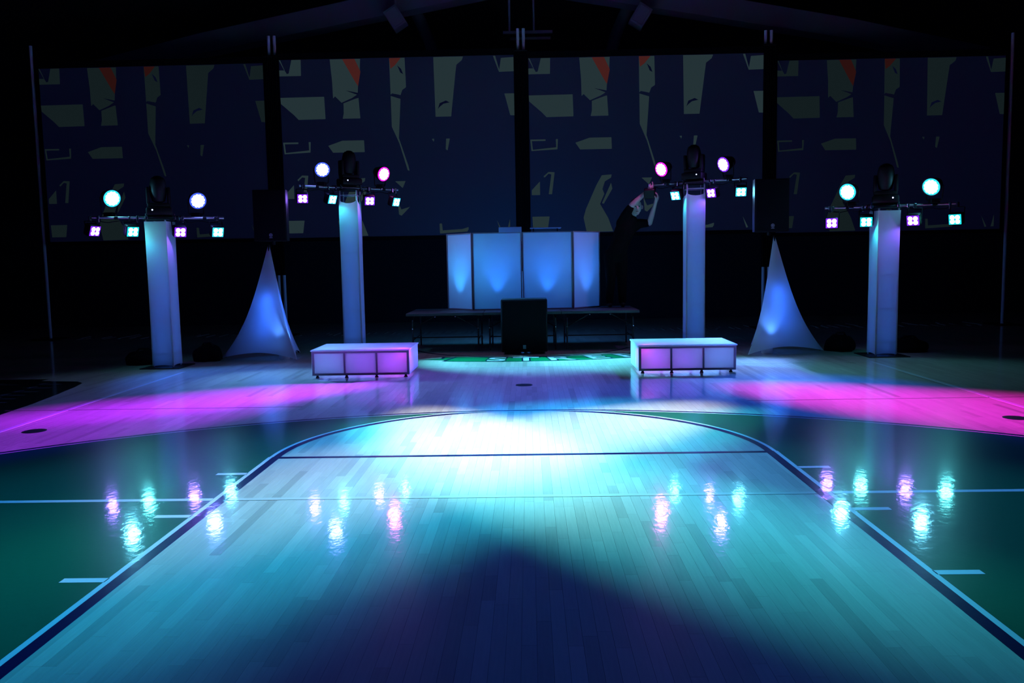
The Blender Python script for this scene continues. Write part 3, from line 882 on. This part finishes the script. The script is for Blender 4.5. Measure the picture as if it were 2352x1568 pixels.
# ---------------------------------------------------------------- stage decks
def deck(x, y, label):
    t = empty('stage_deck', (x, y, 0)); tag(t, label, 'stage deck', 'folding stage decks under the booth')
    MB().rbox((0, 0, 0.588), (1.215, 1.215, 0.044), 0.006, 1).build('deck_top', M_DECK, t)
    h, k = 0.52, 0.50
    for s in (-1, 1):
        MB().path([(s * h, -k, 0.0), (s * h, -k, 0.50), (s * h * 0.97, -k + .05, 0.565), (s * h * 0.97, k - .05, 0.565), (s * h, k, 0.50), (s * h, k, 0.0)], 0.014).build('leg_frame', M_STEEL, t)
        MB().path([(s * h, -k, 0.18), (s * h, k, 0.18)], 0.010).build('cross_rail', M_STEEL, t)
        br = MB().path([(s * h, -k, 0.36), (s * (h - 0.36), -k, 0.56)], 0.008).build('brace', M_STEEL, t)
        for q in ((s * h, -k - 0.018, 0.36), (s * (h - 0.36), -k - 0.012, 0.545)):
            MB().rbox(q, (0.016, 0.01, 0.016), 0.003, 1).build('rivet', M_CHROME, br)
    MB().path([(-h, -k, 0.22), (h, -k, 0.22)], 0.009).build('front_rail', M_STEEL, t)
for x, l in ((-1.26, 'stage deck carrying the left end of the booth'), (-0.04, 'middle stage deck behind the subwoofer'), (1.18, 'stage deck that the person stands on')):
    deck(x, 7.74, l)

# ---------------------------------------------------------------- glowing booth front
pts = [(-1.30, 8.22), (-0.845, 7.78), (-0.035, 7.76), (0.785, 7.78), (1.26, 8.20)]
bt = empty('booth_front', (-0.02, 7.9, 0.612)); tag(bt, 'glowing blue four-panel booth front standing on the stage decks', 'booth')
HB = 1.255
BOOTH = [((0.04, 0.42, 1.0), 40), ((0.02, 0.21, 1.0), 30), ((0.02, 0.21, 1.0), 30), ((0.04, 0.24, 1.0), 30)]
for k in range(4):
    a = Vector((pts[k][0], pts[k][1], 0)); b = Vector((pts[k + 1][0], pts[k + 1][1], 0))
    wd = (b - a).length - 0.012
    mid = (a + b) / 2
    rz = math.atan2(b.y - a.y, b.x - a.x)
    e = 0.016
    mt = Matrix.Translation((mid.x + 0.02, mid.y - 7.9, 0)) @ Matrix.Rotation(rz, 4, 'Z')
    po = MB().box((0, 0, e / 2), (wd - 2 * e, 0.03, e), mt).build('panel_frame', M_GREYFRAME, bt)
    fr = Bars(po)
    fr.box((-wd / 2 + e / 2, 0, HB / 2), (e, 0.03, HB), mt).box((wd / 2 - e / 2, 0, HB / 2), (e, 0.03, HB), mt)
    fr.box((0, 0, HB - e / 2), (wd - 2 * e, 0.03, e), mt)
    MB().box((0, 0.002, HB / 2), (wd - 2 * e + 0.01, 0.004, HB - 2 * e + 0.01), mt).build('panel_fabric', M_SCRIM, po)
    col, pw = BOOTH[k]
    inn = mt @ Vector((0, 0.16, 0.05))
    MB().lathe([(0.04, 0.0), (0.045, 0.02), (0.045, 0.06), (0.03, 0.065)], 14, Matrix.Translation(mt @ Vector((0, 0.16, 0.0)))).build('booth_uplight', M_BLACK, po)
    lamp('lamp', 'SPOT', mt @ Vector((0, 0.15, 0.075)), pw * 2.2, col, bt, mt @ Vector((0, 0.03, 1.0)), 58, 1.0, 0.02)
    lamp('glow', 'POINT', mt @ Vector((0, 0.45, 0.7)), pw * 0.55, col, bt, None, radius=0.25)  # added soft fill lamp inside the booth, no fixture of its own
# desk with laptop and shelf behind the booth front
t = empty('equipment_desk', (-0.03, 8.22, 0.61)); tag(t, 'desk hidden behind the glowing booth panels', 'desk')
MB().rbox((0, 0, 1.10), (1.3, 0.22, 0.03), 0.005, 1).build('desk_top', M_BLACK, t)
for a in (-0.6, 0.6):
    MB().path([(a, -0.08, 0), (a, -0.08, 1.09)], 0.015).build('leg', M_BLACK, t)
    MB().path([(a, 0.08, 0), (a, 0.08, 1.09)], 0.015).build('leg', M_BLACK, t)
t = empty('laptop', (-0.23, 8.2, 1.725)); tag(t, 'open laptop with pale lid above the second booth panel', 'laptop')
MB().rbox((0, 0.08, 0.01), (0.36, 0.25, 0.018), 0.004, 1).build('keyboard_base', M_LAPTOP, t)
MB().rbox((0, -0.055, 0.128), (0.38, 0.012, 0.24), 0.004, 1, Matrix.Rotation(rad(6), 4, 'X')).build('lid', M_LAPTOP, t)
t = empty('laptop_stand', (0.36, 8.22, 1.725)); tag(t, 'flat stand peeking over the third booth panel', 'stand')
MB().rbox((0, 0, 0.215), (0.52, 0.24, 0.014), 0.004, 1).build('shelf', M_LAPTOP, t)
for a in (-0.2, 0.2): MB().path([(a, 0, 0), (a, 0, 0.21)], 0.012).build('leg', M_BLACK, t)

# ---------------------------------------------------------------- glowing platforms
def platform(x0, x1, y0, y1, inner, label):
    wd, dp = x1 - x0, y1 - y0
    t = empty('dance_platform', ((x0 + x1) / 2, (y0 + y1) / 2, 0)); tag(t, label, 'platform', 'low glowing dance platforms')
    z0, z1 = 0.036, 0.335
    e = 0.026
    X, Yh = wd / 2, dp / 2
    fr = Bars(t)
    for sy in (-1, 1):
        fr.box((0, sy * (Yh - e / 2), z0 + e / 2), (wd - 2 * e, e, e)).box((0, sy * (Yh - e / 2), z1 - e / 2), (wd - 2 * e, e, e))
        for k in (-1, 1):
            fr.box((k * wd / 6, sy * (Yh - e / 2), (z0 + z1) / 2), (e * 0.8, e, z1 - z0 - 2 * e))
            fr.box((k * (X - e / 2), sy * (Yh - e / 2), (z0 + z1) / 2), (e, e, z1 - z0))
    for sx in (-1, 1):
        fr.box((sx * (X - e / 2), 0, z0 + e / 2), (e, dp - 2 * e, e)).box((sx * (X - e / 2), 0, z1 - e / 2), (e, dp - 2 * e, e))
        fr.box((sx * (X - e / 2), 0, (z0 + z1) / 2), (e, e * 0.5, z1 - z0 - 2 * e))
    zc, zh = (z0 + z1) / 2, z1 - z0 - 2 * e + 0.008
    for sy in (-1, 1):
        for k in (-1, 0, 1):
            MB().box((k * (wd / 3 - 0.006), sy * (Yh - 0.009), zc), (wd / 3 - e * 0.8, 0.006, zh)).build('panel', M_ACRYL, t)
    for sx in (-1, 1):
        for k in (-1, 1):
            MB().box((sx * (X + 0.001), k * dp / 4, (z0 + z1) / 2), (0.006, dp / 2 - 0.004, z1 - z0 - 0.004)).build('side_panel', M_ACRYL, t)
    MB().rbox((0, 0, z1 + 0.009), (wd + 0.03, dp + 0.03, 0.016), 0.004, 1).build('top_panel', M_ACRYL, t)
    for a in (-1, -0.34, 0.34, 1):
        for b in (-1, 1):
            MB().lathe([(0.022, 0.0), (0.022, 0.012), (0.015, 0.02), (0.015, 0.04)], 12, Matrix.Translation((a * (X - 0.05), b * (Yh - 0.05), 0))).build('foot', M_BLACK, t)
    lamp('lamp', 'POINT', (inner * (X - 0.20), -Yh + 0.17, 0.18), 3.0, (0.36, 0.05, 1.0), t, radius=0.06)  # added lamps inside the platform tint its panels violet and blue
    lamp('lamp', 'POINT', (inner * (X - 0.09), -Yh + 0.08, 0.29), 0.55, (1.0, 0.05, 0.8), t, radius=0.02)  # added pink lamp imitates the magenta beam on the inner front corner
    lamp('lamp', 'POINT', (inner * 0.02, -Yh + 0.18, 0.18), 2.0, (0.27, 0.06, 1.0), t, radius=0.06)
    lamp('lamp', 'POINT', (-inner * (X - 0.2), -Yh + 0.22, 0.20), 2.4, (0.12, 0.30, 1.0), t, radius=0.06)
    lamp('lamp', 'POINT', (-inner * 0.1, Yh - 0.25, 0.18), 1.6, (0.08, 0.22, 1.0), t, radius=0.08)
    return t
platform(-2.62, -1.42, 4.24, 5.06, 1, 'low glowing platform left of the subwoofer')
platform(1.405, 2.585, 4.24, 5.06, -1, 'low glowing platform right of the subwoofer')

# ---------------------------------------------------------------- dark soft heaps beside the columns
def heap(x, y, sx, sy, sz, seed, label):
    rr = random.Random(seed)
    bm = bmesh.new()
    bmesh.ops.create_icosphere(bm, subdivisions=4, radius=1)
    ph = [rr.uniform(0, 6) for _ in range(6)]
    for v in bm.verts:
        c = v.co.copy()
        k = 1 + 0.10 * math.sin(4 * c.x + ph[0]) * math.cos(3 * c.y + ph[1]) + 0.07 * math.sin(7 * c.y + ph[2] + 3 * c.z) + 0.05 * math.sin(9 * c.x + ph[3])
        z = c.z * k
        v.co = (c.x * k * sx, c.y * k * sy, max(0.0, (z + 0.35) * sz / 1.35))
    me = bpy.data.meshes.new('soft_heap'); bm.to_mesh(me); bm.free()
    me.materials.append(M_MATTE); me.shade_smooth()
    o = bpy.data.objects.new('equipment_bag', me); COL.objects.link(o); o.location = (x, y, 0)
    tag(o, label, 'bag', 'black soft bags beside the columns')
    # a carry strap over the top
    MB().path([(-sx * .5, 0, sz * .80), (-sx * .25, -0.02, sz * 1.12), (sx * .25, -0.02, sz * 1.12), (sx * .5, 0, sz * .80)], 0.012).build('strap', M_BLACK, o)
heap(-4.74, 6.42, 0.20, 0.22, 0.24, 1, 'black lumpy bag right of the far left column')
heap(-5.55, 6.10, 0.28, 0.22, 0.20, 2, 'black lumpy bag left of the far left column')
heap(4.66, 6.50, 0.20, 0.22, 0.24, 3, 'black lumpy bag left of the far right column')
heap(5.55, 6.25, 0.30, 0.22, 0.20, 4, 'black lumpy bag right of the far right column')

# ---------------------------------------------------------------- person on the stage deck
def capsule_mesh(name, chains, voxel, m, parent=None, smooth_iter=6):
    """joins tapered limbs (list of [(point, radius), ...]) into one continuous skin"""
    bm = bmesh.new()
    for ch in chains:
        for (p, r) in ch:
            ret = bmesh.ops.create_icosphere(bm, subdivisions=2, radius=r)
            bmesh.ops.translate(bm, vec=p, verts=ret['verts'])
        for (p, ra), (q, rb) in zip(ch[:-1], ch[1:]):
            p, q = Vector(p), Vector(q)
            n = 14
            qt = (q - p).to_track_quat('Z', 'Y')
            A = [bm.verts.new(p + qt @ Vector((ra * math.cos(2 * PI * i / n), ra * math.sin(2 * PI * i / n), 0))) for i in range(n)]
            B = [bm.verts.new(q + qt @ Vector((rb * math.cos(2 * PI * i / n), rb * math.sin(2 * PI * i / n), 0))) for i in range(n)]
            for i in range(n):
                bm.faces.new((A[i], A[(i + 1) % n], B[(i + 1) % n], B[i]))
            bm.faces.new(A[::-1]); bm.faces.new(B)
    me = bpy.data.meshes.new(name); bm.to_mesh(me); bm.free()
    o = bpy.data.objects.new(name, me); COL.objects.link(o)
    rm = o.modifiers.new('remesh', 'REMESH'); rm.mode = 'VOXEL'; rm.voxel_size = voxel
    sm = o.modifiers.new('smooth', 'SMOOTH'); sm.iterations = smooth_iter; sm.factor = 0.5
    dg = bpy.context.evaluated_depsgraph_get()
    me2 = bpy.data.meshes.new_from_object(o.evaluated_get(dg))
    o.modifiers.clear(); o.data = me2; bpy.data.meshes.remove(me)
    me2.name = name; me2.materials.clear(); me2.materials.append(m); me2.shade_smooth()
    if parent: o.parent = parent
    return o
Yp = 8.02
hipL, hipR = Vector((1.42, Yp - .02, 1.47)), Vector((1.60, Yp + .02, 1.46))
chest = Vector((1.66, Yp, 1.86)); pelv = Vector((1.51, Yp, 1.50)); neck = Vector((1.79, Yp - .02, 2.10))
shA = Vector((1.66, Yp - .06, 2.10)); elA = Vector((1.76, Yp - .14, 2.27)); haA = Vector((2.02, Yp - .17, 2.50))
shB = Vector((1.90, Yp + .02, 1.98)); elB = Vector((2.06, Yp - .06, 1.98)); haB = Vector((2.15, Yp - .16, 2.32))
head = Vector((1.85, Yp - .05, 2.24))
ftA, ftB = Vector((1.40, Yp - .02, 0.673)), Vector((1.62, Yp + .03, 0.673))
knA, knB = Vector((1.42, Yp - .06, 1.06)), Vector((1.61, Yp - .02, 1.06))
def hand(w_, dirn, side):
    dirn = dirn.normalized(); side = (side - dirn * side.dot(dirn)).normalized(); nrm = dirn.cross(side)
    out = [[(w_, 0.030), (w_ + dirn * 0.05, 0.034), (w_ + dirn * 0.085, 0.032)]]
    for k, (o_, L) in enumerate(((-0.030, 0.060), (-0.010, 0.074), (0.011, 0.070), (0.031, 0.055))):
        b0 = w_ + dirn * 0.085 + side * o_
        b1 = b0 + dirn * L * 0.55 + nrm * 0.012
        b2 = b1 + dirn * L * 0.30 + nrm * 0.040
        out.append([(b0, 0.0105), (b1, 0.0098), (b2, 0.0085)])
    t0 = w_ + dirn * 0.03 - side * 0.025
    out.append([(t0, 0.014), (t0 + dirn * 0.035 - side * 0.03 + nrm * 0.02, 0.0115), (t0 + dirn * 0.065 - side * 0.035 + nrm * 0.045, 0.0095)])
    return out
body_ch = [
 [(pelv, 0.15), (pelv.lerp(chest, .5), 0.135), (chest, 0.15), (chest.lerp(neck, .75), 0.10), (neck, 0.058), (head - Vector((0.02, 0, 0.05)), 0.055)],
 [(head + Vector((-.01, 0, .045)), 0.092), (head + Vector((0, -.025, -.03)), 0.075), (head + Vector((0.0, -.045, -.085)), 0.045)],
 [(head + Vector((0, -.115, 0.0)), 0.014), (head + Vector((0, -.122, -.03)), 0.018)],
 [(head + Vector((.088, .0, -.015)), 0.02), (head + Vector((.09, .01, .015)), 0.022)],
 [(head + Vector((-.095, .0, -.015)), 0.02), (head + Vector((-.098, .01, .015)), 0.022)],
 [(chest + Vector((-.03, 0, .12)), 0.10), (shA, 0.066), (elA, 0.046), (elA.lerp(haA, .35), 0.044), (haA, 0.028)],
 [(chest + Vector((.10, 0, .06)), 0.10), (shB, 0.066), (elB, 0.046), (elB.lerp(haB, .35), 0.044), (haB, 0.028)],
 [(pelv, 0.14), (hipL, 0.10), (knA, 0.062), (knA.lerp(ftA, .35), 0.058), (ftA, 0.04)],
 [(pelv, 0.14), (hipR, 0.10), (knB, 0.062), (knB.lerp(ftB, .35), 0.058), (ftB, 0.04)],
] + hand(haA, haA - elA, Vector((0.3, 1, 0))) + hand(haB, haB - elB, Vector((0.2, 1, 0)))
per = capsule_mesh('person', body_ch, 0.009, M_SKIN, None, 3)
tag(per, 'person in black reaching up with both arms towards a light', 'person')
capsule_mesh('shirt', [
 [(pelv, 0.165), (pelv.lerp(chest, .5), 0.155), (chest, 0.168), (chest.lerp(neck, .72), 0.115)],
 [(chest + Vector((-.03, 0, .12)), 0.115), (shA, 0.082), (shA.lerp(elA, .75), 0.066)],
 [(chest + Vector((.10, 0, .06)), 0.115), (shB, 0.082), (shB.lerp(elB, .75), 0.066)]], 0.012, M_SHIRT, per)
capsule_mesh('trousers', [
 [(pelv + Vector((0, 0, -.02)), 0.162), (hipL, 0.115), (knA, 0.08), (ftA + Vector((0, 0, .04)), 0.065)],
 [(pelv + Vector((0, 0, -.02)), 0.162), (hipR, 0.115), (knB, 0.08), (ftB + Vector((0, 0, .04)), 0.065)]], 0.012, M_SHIRT, per)
for f in (ftA, ftB):
    capsule_mesh('shoe', [[(f + Vector((0, .05, -.012)), 0.042), (f + Vector((0, -.06, -.018)), 0.042), (f + Vector((0, -.14, -.02)), 0.036)]], 0.01, M_BLACK, per, 2)
capsule_mesh('hair', [[(head + Vector((-.01, .015, .062)), 0.094), (head + Vector((-.01, .045, .01)), 0.085), (head + Vector((-.01, .05, -.05)), 0.06)]], 0.01, M_HAIR, per, 2)
for sx in (-1, 1):
    MB().lathe([(0.002, -0.006), (0.010, -0.003), (0.010, 0.003), (0.002, 0.006)], 10, Matrix.Translation(head + Vector((sx * 0.032, -0.098, 0.012))) @ Matrix.Rotation(PI / 2, 4, 'X')).build('eye', M_BLACK, per, True)
MB().rbox(head + Vector((0, -0.093, -0.068)), (0.045, 0.012, 0.010), 0.004, 1).build('mouth', mat('lips', (0.3, 0.1, 0.09), 0.5), per)
